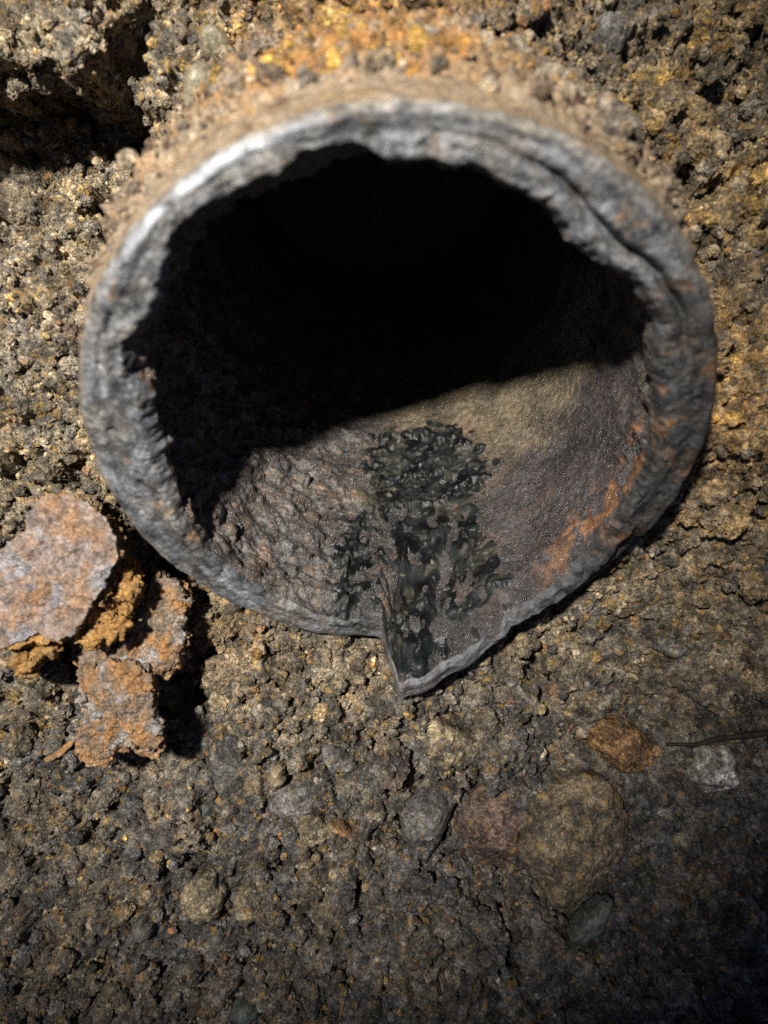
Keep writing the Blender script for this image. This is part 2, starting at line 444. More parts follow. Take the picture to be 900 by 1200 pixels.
AREA = np.linalg.norm(np.cross(dXr, dYr), axis=-1) * ((np.abs(X) < .14) & (Y > -.19) & (Y < .178))
AREA = np.minimum(AREA, np.percentile(AREA, 99.5)); ACUM = AREA.ravel().cumsum(); ACUM /= ACUM[-1]
KEEP = [(585, 985, 58), (680, 1000, 82), (735, 880, 44), (845, 908, 32), (697, 1085, 30), (530, 870, 46), (497, 985, 42), (234, 956, 24), (266, 905, 38), (180, 988, 28), (367, 979, 24), (232, 1062, 32), (289, 1065, 26), (345, 945, 30), (236, 105, 40), (250, 45, 26),
        (800, 870, 16), (840, 866, 16), (880, 860, 16), (567, 776, 14), (322, 913, 16), (252, 1106, 16), (163, 1096, 16), (285, 1190, 20), (721, 28, 24), (792, 760, 22), (30, 795, 18), (6, 840, 18), (395, 895, 22)]
def scatter_on(n, keep_out=0.0):
    f = np.minimum(np.searchsorted(ACUM, rng.random(n)), AREA.size - 1); j, i = np.unravel_index(f, AREA.shape)
    ps, ns, cs = SV[j, i], NRM[j, i], COL[j, i]
    rl = ps - P_C
    ok = ~((np.hypot(rl @ E1, rl @ E2) < R + (.001 if not keep_out else .003)) & (rl @ P_AX < 0.007))
    a, b = w2px(ps[:, 0], ps[:, 1], ps[:, 2])
    if keep_out:
        for kx, ky, kr in KEEP: ok &= np.hypot(a - kx, b - ky) > kr * keep_out
    return ps[ok], ns[ok], cs[ok], a[ok], b[ok]
# ---- loose crumbs, far too many to count
NCR = 62000
pos, nor, ucol, pxs, pys = scatter_on(NCR); n = len(pos)
sz = (0.00030 ** -1.6 + rng.random(n) * (0.0022 ** -1.6 - 0.00030 ** -1.6)) ** (-1 / 1.6)
pos = pos + nor * sz[:, None] * 0.25
ccol = (.45 * ucol + .55 * region_cols(pxs, pys, n)) * rng.uniform(.5, 1.6, (n, 1))

def instancer(name, pos, scl, rot, tint, mat, parent=None, sub=2):
    me = bpy.data.meshes.new(name)
    me.vertices.add(len(pos)); me.vertices.foreach_set('co', np.asarray(pos, np.float32).ravel())
    for k, a in (('scl', scl), ('rot', rot), ('tint', tint)):
        at = me.attributes.new(k, 'FLOAT_VECTOR', 'POINT'); at.data.foreach_set('vector', np.asarray(a, np.float32).ravel())
    me.materials.append(mat)
    o = bpy.data.objects.new(name, me); col.objects.link(o)
    if parent is not None: o.parent = parent
    g = bpy.data.node_groups.new(name, 'GeometryNodeTree')
    g.interface.new_socket('Geometry', in_out='INPUT', socket_type='NodeSocketGeometry')
    g.interface.new_socket('Geometry', in_out='OUTPUT', socket_type='NodeSocketGeometry')
    N = g.nodes; Lk = g.links.new
    gi, go = N.new('NodeGroupInput'), N.new('NodeGroupOutput')
    ico = N.new('GeometryNodeMeshIcoSphere'); ico.inputs['Radius'].default_value = 1.0; ico.inputs['Subdivisions'].default_value = sub + 1
    nz = N.new('ShaderNodeTexNoise'); nz.inputs['Scale'].default_value = 1.1; nz.inputs['Detail'].default_value = 6.0; nz.inputs['Roughness'].default_value = 0.68
    nz.noise_dimensions = '3D'
    sb = N.new('ShaderNodeVectorMath'); sb.operation = 'SUBTRACT'; sb.inputs[1].default_value = (.5, .5, .5)
    ml = N.new('ShaderNodeVectorMath'); ml.operation = 'SCALE'; ml.inputs['Scale'].default_value = 2.1
    sp = N.new('GeometryNodeSetPosition'); sm = N.new('GeometryNodeSetMaterial'); sm.inputs['Material'].default_value = mat
    ip = N.new('GeometryNodeInstanceOnPoints')
    m2p = N.new('GeometryNodeMeshToPoints')
    a1 = N.new('GeometryNodeInputNamedAttribute'); a1.data_type = 'FLOAT_VECTOR'; a1.inputs[0].default_value = 'scl'
    a2 = N.new('GeometryNodeInputNamedAttribute'); a2.data_type = 'FLOAT_VECTOR'; a2.inputs[0].default_value = 'rot'
    e2r = N.new('FunctionNodeEulerToRotation')
    Lk(nz.outputs['Color'], sb.inputs[0]); Lk(sb.outputs[0], ml.inputs[0]); Lk(ml.outputs[0], sp.inputs['Offset'])
    Lk(ico.outputs['Mesh'], sp.inputs['Geometry']); Lk(sp.outputs[0], sm.inputs['Geometry'])
    Lk(gi.outputs[0], m2p.inputs['Mesh']); Lk(m2p.outputs[0], ip.inputs['Points']); Lk(sm.outputs[0], ip.inputs['Instance'])
    Lk(a1.outputs['Attribute'], ip.inputs['Scale']); Lk(a2.outputs['Attribute'], e2r.inputs[0]); Lk(e2r.outputs[0], ip.inputs['Rotation'])
    Lk(ip.outputs[0], go.inputs[0])
    md = o.modifiers.new('scatter', 'NODES'); md.node_group = g
    return o

cr = instancer('soil_crumbs', pos, sz[:, None] * rng.uniform(.65, 1.3, (n, 3)), rng.uniform(0, 6.28, (n, 3)), ccol, M_crumb)
tag(cr, 'loose brown, grey and ochre soil crumbs strewn over the bank', 'soil crumbs', kind='stuff')

# ---- bigger crumbly lumps packed into the bank
NCL = 3600
pos, nor, ucol, pxs, pys = scatter_on(NCL, 0.9); n = len(pos)
sz = (0.0013 ** -2.2 + rng.random(n) * (0.0055 ** -2.2 - 0.0013 ** -2.2)) ** (-1 / 2.2)
pos = pos - nor * sz[:, None] * rng.uniform(-.35, .4, (n, 1))
ccol = (.85 * ucol + .15 * region_cols(pxs, pys, n)) * rng.uniform(.8, 1.25, (n, 1))
cl = instancer('soil_lumps', pos, sz[:, None] * rng.uniform(.6, 1.25, (n, 3)), rng.uniform(0, 6.28, (n, 3)), ccol, M_crumb, sub=4)
tag(cl, 'crumbly brown soil lumps packed across the bank', 'soil lumps', kind='stuff')

# ================================================================== PIPE
NT_H = 960
th = np.linspace(0, 2 * math.pi, NT_H, endpoint=False)
D2 = math.pi / 180

# mouth outline: the lower right of the end is broken and sticks out as a wedge
tA, sA = px_cyl(452, 748, R); tT, sT = px_cyl(466, 812, R); tM, sM = px_cyl(598, 742, R); tE, sE = px_cyl(742, 640, R)
s_end = periodic([(0.0, 0), (90 * D2, 0), (180 * D2, 0), (235 * D2, -.0005), (250 * D2, .001), (tA - .045, sA), (tA - .020, sA + .0008), (tA - .010, sA + .2 * (sT - sA)), (tA - .004, sA + .35 * (sT - sA)), (tT - .004, sT * .80), (tT + .004, sT * .97), (tT + .016, sT),
                  ((tT + tM) / 2, (sT + sM) / 2 + .001), (tM - .02, sM + .001), (tM + .015, sM - .003), ((tM + tE) / 2, (sM + sE) / 2), (tE, sE), (tE + .05, -.0005), (345 * D2, 0)])(th)
wz = sstep(tA - .01, tA + .03, th) * (1 - sstep(tE - .05, tE + .05, th))
s_end = s_end + wz * (0.0017 * fbm(th * 7, 0.3, 0.8, 5, .5) - .0004)
s_end = s_end + 0.0009 * fbm(np.cos(th) * 3, np.sin(th) * 3, 2.0, 3)

# inner edge of the end face, traced from the photograph
inner_px = [(155, 430), (150, 405), (183, 372), (188, 345), (208, 310), (212, 272), (262, 240), (300, 212), (345, 196), (385, 180), (430, 186), (470, 196), (545, 200), (600, 232), (650, 262), (668, 288), (700, 312),
            (735, 330), (752, 358), (772, 385), (765, 430), (772, 470), (770, 520), (745, 580), (715, 625), (690, 650), (640, 680), (590, 710), (480, 742), (440, 732), (350, 712), (290, 685), (240, 645), (215, 605), (195, 560), (188, 520), (178, 480)]
r_in = periodic([px_plane(a, b) for a, b in inner_px])(th)
r_in = np.clip(r_in, 0.058, 0.0764 + .0012 * np.exp(-((np.degrees(th) - 245) / 22) ** 2))
wdg = sstep(tA - .01, tA + .02, th) * (1 - sstep(tM, tE, th))
r_in = r_in * (1 - wdg) + .0752 * wdg
r_in = r_in + (1 - wdg) * np.clip(.25 + np.sin(th) * .5 - np.cos(th) * .5, .15, 1) * 0.0032 * fbm(np.cos(th) * 6, np.sin(th) * 6, 4.0, 4, .46)
r_in = r_in + 0.0006 * fbm(np.cos(th) * 12, np.sin(th) * 12, 9.0, 3)
low_arc = np.clip(-np.sin(th), 0, 1)

RW = 0.0700                                               # radius of the lining deeper inside
# -- 1. outer wall
so = -np.concatenate([np.linspace(0.0022, 0.10, 110), np.linspace(0.104, 0.26, 26)])
TH, SO = np.meshgrid(th, so)
grow = sstep(0.008, 0.028, -SO + .010 * fbm(np.cos(TH) * 5, np.sin(TH) * 5, SO * 40, 2))
cxy = (np.cos(TH) * R * 1000, np.sin(TH) * R * 1000, SO * 1000)
crust = 0.0016 * (1.0 - 1.6 * np.abs(fbm(cxy[0] / 9, cxy[1] / 9, cxy[2] / 9, 3))) + 0.0018 * fbm(cxy[0] / 4, cxy[1] / 4, cxy[2] / 4, 3)
crust = crust * 2.0 + 0.003 * np.clip(fbm(cxy[0] / 14, cxy[1] / 14, cxy[2] / 14 + 4, 2), 0, 2)
RO = R + grow * crust + 0.0005 * fbm(cxy[0] / 5, cxy[1] / 5, cxy[2] / 5, 3) + (1 - sstep(0, .006, -SO)) * (-.0004)
shell = (sstep(tM - .10, tM + .06, th) * (1 - sstep(tE - .02, tE + .12, th)))          # set-back outer layer of the wall
RO = RO + 0.0055 * shell[None, :] * (1 - sstep(.004, .030, -SO))
SO2 = SO + (s_end - 0.0055 * shell)[None, :] * (1 - sstep(0.0, 0.05, -SO))
RO = RO + .22 * np.clip(SO2 - .003, 0, 1)
OV = cyl(TH, RO, SO2)

# -- 2. end face (rim): outer bevel -> layered face -> ragged inner edge
nrim = 46
q = np.linspace(0, 1, nrim)[:, None]
r_out = RO[0][None, :]
TR = np.broadcast_to(th[None, :], (nrim, NT_H))
RR = r_out + (r_in[None, :] - r_out) * np.power(q, 0.9)
setb = -0.0055 * shell[None, :] * (1 - sstep(.42, .50, q))
bev = setb - 0.0022 * np.power(np.clip(1 - q / 0.10, 0, 1), 2) - (0.0040 * (1 - .75 * np.clip(-np.sin(th), 0, 1)))[None, :] * np.power(np.clip((q - 0.80) / 0.20, 0, 1), 1.6)
grv_pos = 0.34 + 0.10 * fbm(np.cos(th) * 2, np.sin(th) * 2, 1.0, 2)[None, :]
grv_amt = (0.0007 * np.exp(-((np.degrees(th) - 170) / 25) ** 2) + 0.0040 * np.exp(-((np.degrees(th) - 45) / 24) ** 2) + 0.0001)[None, :]
grv_pos = grv_pos + 0.22 * np.exp(-((np.degrees(th) - 50) / 30) ** 2)[None, :]
grv = -grv_amt * np.exp(-((q - grv_pos) / 0.075) ** 2)
x3, y3 = RR * np.cos(TR) * 1000, RR * np.sin(TR) * 1000
strk = fbm(np.cos(TR) * 2.6, np.sin(TR) * 2.6, (RR - R) * 170, 3)                # streaks that run round the ring
lump = fbm(x3 / 6, y3 / 6, 0.0, 4)
SR = s_end[None, :] + bev + grv + 0.0008 * strk * sstep(0, .15, q) + 0.0004 * lump * sstep(0.05, .4, q) + 0.0006 * fbm(x3 / 2.6, y3 / 2.6, 3.0, 3) * sstep(.58, .8, q) - 0.0014 * np.clip(fbm(x3 / 4.0, y3 / 4.0, 13.0, 3) - .30, 0, .6) * sstep(.1, .3, q)
SR[0] = SO2[0]
RR = RR + .22 * np.clip(SR - .003, 0, 1) * np.ones_like(RR)
RIMV = cyl(TR, RR, SR)

# -- 3. lining: corroded inside
sfine = np.arange(0.0005, 0.125, 0.00052)
si = -np.concatenate([sfine, np.linspace(0.127, 0.26, 22)])
TI, SI = np.meshgrid(th, si)
dg = np.degrees(TI)
HI = np.zeros_like(TI)                                    # crust height toward the axis
deep = sstep(0.0, 0.022, -SI)
lumpy = sstep(150, 205, dg) * (1 - sstep(258, 276, dg))   # thick knobbly crust, lower left
upper = 1 - sstep(170, 200, dg) * (1 - sstep(345, 375, dg + 0))
c3 = (np.cos(TI) * 70, np.sin(TI) * 70, SI * 1000)
HI += 0.0022 * lumpy * fbm(c3[0] / 13, c3[1] / 13, c3[2] / 13, 3)
HI += 0.0016 * np.clip(fbm(c3[0] / 4.5, c3[1] / 4.5, c3[2] / 4.5 + 3, 3), -.3, 2) * (1 - sstep(.012, .05, -SI)) * np.where((dg > 280) & (dg < 340), .35, 1)
HI += 0.0020 * fbm(c3[0] / 16, c3[1] / 16, c3[2] / 16 + 8, 2) * (1 - lumpy) * np.where((dg > 275) & (dg < 350), .25, 1)
HI += 0.00022 * fbm(c3[0] / 1.8, c3[1] / 1.8, c3[2] / 1.8, 2)
gs = np.arange(len(sfine)) * 0.00052
gt = th * RW
HB = HI[:len(sfine)].copy()
CI = np.ones(HB.shape + (3,))
def in_lump(n, r0, r1, lo, hi):
    a = np.radians(rng.uniform(lo, hi, n)) * RW; b = rng.uniform(0.001, .10, n)
    u = rng.random(n); r = (r0 ** -2.0 + u * (r1 ** -2.0 - r0 ** -2.0)) ** -0.5
    o = np.argsort(-r); return a[o], b[o], r[o]
pal_in = np.array([[.16, .125, .095], [.20, .165, .14], [.10, .085, .08], [.23, .12, .045], [.13, .125, .135]])
for n, r0, r1, lo, hi in ((140, .0030, .0060, 150, 262), (1100, .0013, .0030, 140, 266), (3200, .0006, .0013, 130, 268), (2600, .0004, .0008, 268, 358)):
    a, b, r = in_lump(n, r0, r1, lo, hi)
    splat(HB, CI, gt, gs, a, b, r, pal_in[rng.integers(0, 5, n)] * rng.uniform(.7, 1.3, (n, 1)), rng.uniform(.4, .75, n), rng.uniform(.6, 1.0, n), .9)
CI = np.where(CI > .99, np.array([.125, .105, .095]), CI)
dgf = dg[:len(sfine)]; sf = SI[:len(sfine)]
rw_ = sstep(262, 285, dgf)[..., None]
lit_floor = sstep(.050, .075, -sf + .012 * fbm(TI[:len(sfine)] * 9, sf * 60, 2.0, 3))[..., None]  # painted light: tan where the floor is lit, purple grey for shade
TAR_PX = [[(446, 514), (466, 500), (498, 508), (530, 498), (548, 516), (556, 535), (574, 550), (556, 560), (545, 580), (520, 575), (500, 588), (470, 580), (445, 592), (430, 590), (436, 560), (430, 548)],
          [(428, 590), (440, 600), (420, 640), (413, 690), (408, 722), (396, 720), (399, 670), (405, 625)],
          [(492, 588), (512, 592), (506, 650), (494, 690), (500, 735), (486, 762), (476, 760), (483, 715), (486, 650)],
          [(538, 590), (556, 585), (562, 635), (584, 664), (588, 684), (570, 682), (550, 662), (545, 630)]]
TIf = TI[:len(sfine)]
ts_ = np.zeros(TIf.shape, bool)
w1_, w2_ = TIf + .10 * fbm(TIf * 14, sf * 160, 6.0, 4), sf + .005 * fbm(TIf * 14, sf * 160, 16.0, 4)
for pg in TAR_PX: ts_ |= in_poly(w1_, w2_, [px_cyl(a, b, RW - .001) for a, b in pg])
WH = [px_cyl(a, b, RW - .001) for a, b in [(440, 512), (470, 500), (530, 497), (575, 545), (565, 600), (592, 670), (570, 700), (530, 705), (530, 750), (478, 775), (470, 735), (395, 725), (395, 640), (425, 570)]]
ts_ = .35 * ts_ + .65 * in_poly(w1_, w2_, WH)
for _ in range(14):
    pd = np.pad(ts_, 1, mode='edge'); ts_ = (pd[:-2, 1:-1] + pd[2:, 1:-1] + pd[1:-1, :-2] + pd[1:-1, 2:] + pd[1:-1, 1:-1]) / 5
ts_ = (ts_ * np.clip(.80 + .8 * fbm(TIf * 25, sf * 250, 26.0, 3), 0, 1))[..., None]
CI = (.75 * CI + .25 * CI.mean(-1, keepdims=True)) * (1 - .85 * rw_) * .45 + .85 * rw_ * (np.array([.050, .043, .046]) * (1 - lit_floor) + np.array([.150, .118, .075]) * lit_floor)
rwall = (sstep(300, 325, dgf) * (1 - sstep(.006, .026, -sf)) * sstep(.0, .35, fbm(np.cos(TIf) * 9, np.sin(TIf) * 9, sf * 110, 4) + .08))[..., None]
CI = CI * (1 - .8 * rwall) + .8 * rwall * np.array([.21, .095, .035])
CI = CI * (1 - .85 * ts_) + .85 * ts_ * np.array([.022, .024, .026])
HI[:len(sfine)] = HB
RI = (RW - HI)
blend = sstep(0.0, 0.006 + 0.006 * (1 - low_arc[None, :]), -SI)
r0_ = r_in[None, :]
RI = r0_ * (1 - blend) + RI * blend - (1 - blend) * HI * 0.6 * sstep(0, .003, -SI)
rq = [px_cyl(a, b, RW) for a, b in ((478, 622), (470, 680), (460, 742))]
rt_ = np.interp(SI, [rq[0][1], rq[1][1], rq[2][1]], [rq[0][0], rq[1][0], rq[2][0]]) + .030 * fbm(SI * 170, 3.0, 1.0, 3)
ridge_m = np.exp(-((TI - rt_) * RW / .0013) ** 2) * sstep(rq[0][1] - .006, rq[0][1] + .004, SI)
rmf = ridge_m[:len(sfine)][..., None] * .25
CI = CI * (1 - rmf) + rmf * np.array([.17, .14, .085])
# on the upper and left side the crust hangs in behind the ragged edge
hang = np.exp(-((-SI - 0.012) / 0.010) ** 2) * (1 - low_arc[None, :])
RI -= hang * 0.0025 * np.clip(0.4 + fbm(c3[0] / 7, c3[1] / 7, c3[2] / 7 + 2, 3), 0, 2)
# the crack running in from the break
tc = tA + 0.02 + 0.015 * fbm(SI * 120, 0.4, 0.7, 3)
crack = np.exp(-((TI - tc) * RW / 0.0007) ** 2) * (1 - sstep(0.02, .032, -SI))
RI += 0.0026 * crack
# wet tarry sludge lying on the floor: built up on the same surface, so that it thins out into the crust
def pl_dist(T, S, pts):
    q_ = [px_cyl(a, b, RW - .001) for a, b in pts]; d_ = np.full(T.shape, 9.0)
    for (t0, s0), (t1, s1) in zip(q_[:-1], q_[1:]):
        ax_, ay_ = t0 * RW, s0; bx_, by_ = t1 * RW - ax_, s1 - ay_
        h_ = np.clip(((T * RW - ax_) * bx_ + (S - ay_) * by_) / (bx_ * bx_ + by_ * by_ + 1e-12), 0, 1)
        d_ = np.minimum(d_, np.hypot(T * RW - ax_ - h_ * bx_, S - ay_ - h_ * by_))
    return d_
def rdg0():
    rdg = np.zeros_like(TIf)
    wT, wS = TIf + .03 * fbm(TIf * 30, sf * 300, 2.0, 4), sf + .0018 * fbm(TIf * 30, sf * 300, 12.0, 4)
    for pts_, hh_, ww_ in (([(402, 722), (404, 660), (422, 612), (460, 592), (525, 585)], .0020, .0016), ([(440, 565), (500, 552), (562, 560)], .0016, .0024), ([(474, 625), (466, 680), (456, 735)], .0022, .0014),
                           ([(525, 600), (505, 650), (492, 700), (482, 755)], .0016, .0018), ([(450, 515), (500, 508), (545, 520)], .0022, .0028), ([(540, 620), (560, 655), (582, 680)], .0012, .0020)):
        rdg = np.maximum(rdg, hh_ * np.exp(-(pl_dist(wT, wS, pts_) / ww_) ** 2))
    return rdg
wob_t = TIf + 0.13 * fbm(TIf * 13, sf * 190, 1.0, 5, .6); wob_s = sf + 0.0085 * fbm(TIf * 13 + 5, sf * 190, 4.0, 5, .6)
tm = np.zeros(TIf.shape, bool)
for pg in TAR_PX: tm |= in_poly(wob_t, wob_s, [px_cyl(a, b, RW - .001) for a, b in pg])
tm |= in_poly(wob_t, wob_s, WH) & (fbm(TIf * 17, sf * 150, 8.0, 4, .6) > .26 - .08 * sstep(.045, .02, -sf))
tm = tm.astype(float)
tm = np.maximum(tm, (rdg0() > .0008).astype(float))
for _ in range(4):
    pd = np.pad(tm, 1, mode='edge'); tm = (pd[:-2, 1:-1] + pd[2:, 1:-1] + pd[1:-1, :-2] + pd[1:-1, 2:] + pd[1:-1, 1:-1]) / 5
rdg = rdg0()
cl_ = fbm(TIf * RW * 210, sf * 210, 5.0, 3, .55)
tar_h = tm * (.0004 + rdg + .0009 * np.clip(cl_, -.35, 2) + .0010 * sstep(.05, .08, -sf) * np.clip(.5 + cl_, 0, 2))
RI[:len(sfine)] -= tar_h
SI2 = SI + s_end[None, :] * (1 - sstep(0.0, 0.05, -SI)) + (SR[-1] - s_end)[None, :] * (1 - sstep(0, .02, -SI))
RI = RI + .22 * np.clip(SI2 - .003, 0, 1)
IV = cyl(TI, RI, SI2)
IV[0] = RIMV[-1]
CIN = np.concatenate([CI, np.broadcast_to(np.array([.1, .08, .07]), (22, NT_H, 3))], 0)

# materials of the pipe
k = NT('pipe_outside')
a = k.ramp(k.noise(120, 5, .7), .40, .60)
c = k.mix(a, (.20, .145, .09), (.25, .20, .145))
b = k.math('MULTIPLY', k.ramp(k.noise(80, 6, .75, dist=.5), .36, .58), k.attr('rusty', out='Fac'))
c = k.mix(b, c, (.27, .125, .028))
g2 = k.ramp(k.noise(170, 4, .6), .57, .66)
c = k.mix(g2, c, (.10, .055, .03))
c = k.mix(1.0, c, k.math('MULTIPLY', k.ramp(k.noise(500, 4, .7), .3, .7, .55, 1.4), k.ramp(k.noise(1500, 3, .7), .3, .7, .65, 1.35)), 'MULTIPLY')
M_out = k.done(c, k.ramp(k.noise(600, 3), .35, .65, .5, .9), k.bump(k.noise(600, 5, .75), .0012, .9))

k = NT('pipe_rim')
rp = k.attr('rp')                                         # (round the ring, across the ring, lump)
sep = k.n('ShaderNodeSeparateXYZ'); k.put(sep.inputs[0], rp)
st = k.noise(1.0, 5, .6, co=k.attr('rs'))
c = k.mix(k.ramp(st, .35, .65), (.050, .056, .066), (.170, .182, .205))
br = k.ramp(k.noise(60, 7, .72), .40, .62)
c = k.mix(k.math('MULTIPLY', br, .5), c, (.165, .14, .105))
sp = k.ramp(k.noise(120, 6, .75, dist=.4), .56, .70)
c = k.mix(k.math('MULTIPLY', sp, .7), c, (.30, .15, .05))
lt = k.ramp(sep.outputs[1], .02, .16, 1.0, 0.0)
c = k.mix(k.math('MULTIPLY', lt, .45), c, (.24, .21, .17))
stn = k.attr('stain', out='Fac')
c = k.mix(k.math('MULTIPLY', stn, .9), c, k.mix(k.ramp(k.noise(90, 5, .7, dist=.6), .50, .66), (.035, .034, .034), (.15, .075, .03)))
c = k.mix(1.0, c, k.math('MULTIPLY', k.ramp(k.noise(700, 4, .7), .3, .7, .5, 1.4), k.ramp(k.noise(150, 6, .72, dist=.5), .34, .64, .40, 1.40)), 'MULTIPLY')
wn = k.attr('worn_glint', out='Fac')
c = k.mix(k.math('MULTIPLY', wn, .85), c, (.66, .70, .78))  # lamp highlight painted pale on the upper left edge; bare metal on the lip
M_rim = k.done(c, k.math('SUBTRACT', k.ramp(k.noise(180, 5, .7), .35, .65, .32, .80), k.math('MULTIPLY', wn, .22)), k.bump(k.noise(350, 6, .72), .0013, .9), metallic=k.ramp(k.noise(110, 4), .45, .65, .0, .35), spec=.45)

k = NT('pipe_lining')
tint = k.attr('tint')
rgt = k.attr('rgt', out='Fac')
c = tint
f1 = k.ramp(k.noise(420, 4, .7), .3, .7, .5, 1.5); f2 = k.ramp(k.noise(1700, 3, .7), .3, .7, .6, 1.4)
c = k.mix(1.0, c, k.math('MULTIPLY', f1, f2), 'MULTIPLY')
ru = k.ramp(k.noise(45, 7, .75, dist=.8), .50, .72)
c = k.mix(k.math('MULTIPLY', ru, .45), c, (.16, .08, .032))
c = k.mix(1.0, c, k.ramp(k.noise(70, 5, .7), .34, .66, .5, 1.45), 'MULTIPLY')
gr = k.ramp(k.noise(1000, 2), .63, .70)
c = k.mix(k.math('MULTIPLY', gr, .5), c, (.34, .31, .30))
r = k.ramp(k.noise(500, 3), .35, .65, .18, .60)
M_lin = k.done(c, r, k.bump(k.noise(1000, 4, .75), .0010, .9, k.bump(k.noise(260, 4, .7), .0016, .6)), spec=.7)

pipe = bpy.data.objects.new('pipe', None); col.objects.link(pipe)
tag(pipe, 'corroded cast iron pipe end with thick ragged rim jutting from the soil', 'pipe')
o = link_mesh('outer_wall', OV.reshape(-1, 3), grid_faces(len(so), NT_H, True)[:, ::-1], M_out, pipe, {'rusty': (.15 + .85 * np.exp(-((np.degrees(TH) - 97) / 26) ** 2) * sstep(.012, .03, -SO)).ravel()})
o['label'] = 'rust and soil crusted outside of the pipe'
o = link_mesh('rim', RIMV.reshape(-1, 3), grid_faces(nrim, NT_H, True), M_rim, pipe,
              {'rp': np.stack([TR, np.broadcast_to(q, TR.shape), lump], -1).reshape(-1, 3), 'worn_glint': np.clip(np.exp(-((np.degrees(TR) - 122) / 15) ** 2) * np.exp(-((q - .17) / .10) ** 2) * np.clip(.9 + lump, 0, 1) + .20 * wdg[None, :] * sstep(.05, .3, q) * np.clip(.6 + lump, 0, 1), 0, 1).ravel(), 'stain': (np.clip(np.cos(TR - math.radians(-25)) * 3.2 - 1.3 + .9 * lump, 0, 1)).ravel(), 'rs': np.stack([np.cos(TR) * 3.0, np.sin(TR) * 3.0, (R - RR) * 200], -1).reshape(-1, 3)})
o['label'] = 'blue grey layered metal rim of the pipe'
LF = grid_faces(len(si), NT_H, True)
TM = np.zeros((len(si), NT_H)); TM[:len(sfine)] = tm
is_tar = TM.ravel()[LF].mean(1) > .30
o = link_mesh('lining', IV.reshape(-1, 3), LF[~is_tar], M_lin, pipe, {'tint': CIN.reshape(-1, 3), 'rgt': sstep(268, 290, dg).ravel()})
o['label'] = 'knobbly brown rust crust lining the pipe'

# -- crumbs of rust and soil stuck to the outside
nq = 7500
ia = rng.integers(0, NT_H, nq); ib = rng.integers(14, 120, nq)
kq = (rng.random(nq) < grow[ib, ia]) & (np.sin(th[ia]) > -.2)
ia, ib = ia[kq], ib[kq]; n = len(ia)
sz = (0.0005 ** -2.0 + rng.random(n) * (0.0042 ** -2.0 - 0.0005 ** -2.0)) ** -0.5
pq = np.array([[.28, .135, .03], [.33, .195, .04], [.22, .16, .10], [.26, .21, .15], [.12, .08, .05], [.15, .12, .09]])
oc = instancer('crust_crumbs', OV[ib, ia], sz[:, None] * rng.uniform(.6, 1.2, (n, 3)), rng.uniform(0, 6.28, (n, 3)), pq[np.where(rng.random(n) < .9 * np.exp(-((np.degrees(th[ia]) - 97) / 20) ** 2) * sstep(.016, .03, -so[ib]), rng.integers(0, 2, n), rng.integers(2, 6, n))] * rng.uniform(.7, 1.2, (n, 1)), M_crumb, pipe)
oc['kind'] = 'stuff'

# -- black tarry deposit on the pipe floor
k = NT('black_tar')
c = k.mix(k.ramp(k.noise(130, 4, .65), .42, .62), (.004, .0045, .005), (.013, .016, .017))
c = k.mix(k.math('MULTIPLY', k.ramp(k.noise(75, 6, .72, dist=.8), .52, .66), .9), c, (.060, .056, .040))
c = k.mix(k.ramp(k.noise(260, 3, .6), .62, .70), c, (.11, .10, .085))
M_tar = k.done(c, k.ramp(k.noise(110, 4), .40, .60, .30, .75), k.bump(k.noise(500, 4, .65), .0007, .8), spec=.38)
tar_f = LF[is_tar]
used_, inv_ = np.unique(tar_f, return_inverse=True)
tar = link_mesh('tar_deposit', IV.reshape(-1, 3)[used_], inv_.reshape(tar_f.shape), M_tar, pipe, {'tint': CIN.reshape(-1, 3)[used_]})
tar['label'] = 'wet black tarry deposit on the pipe floor'

# -- closed far end
nb_ = 64
tb = np.linspace(0, 2 * math.pi, nb_, endpoint=False)
BV = np.concatenate([cyl(tb, np.full(nb_, .079), np.full(nb_, -.258)), cyl(tb, np.full(nb_, .03), np.full(nb_, -.250)), cyl(tb, np.full(nb_, .001), np.full(nb_, -.249))])
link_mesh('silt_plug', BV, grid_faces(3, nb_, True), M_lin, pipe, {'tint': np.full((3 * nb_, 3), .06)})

# ================================================================== loose pieces
def outline(px_pts, z, cxy):
    return np.array([px2w(a, b, z)[:2] for a, b in px_pts])

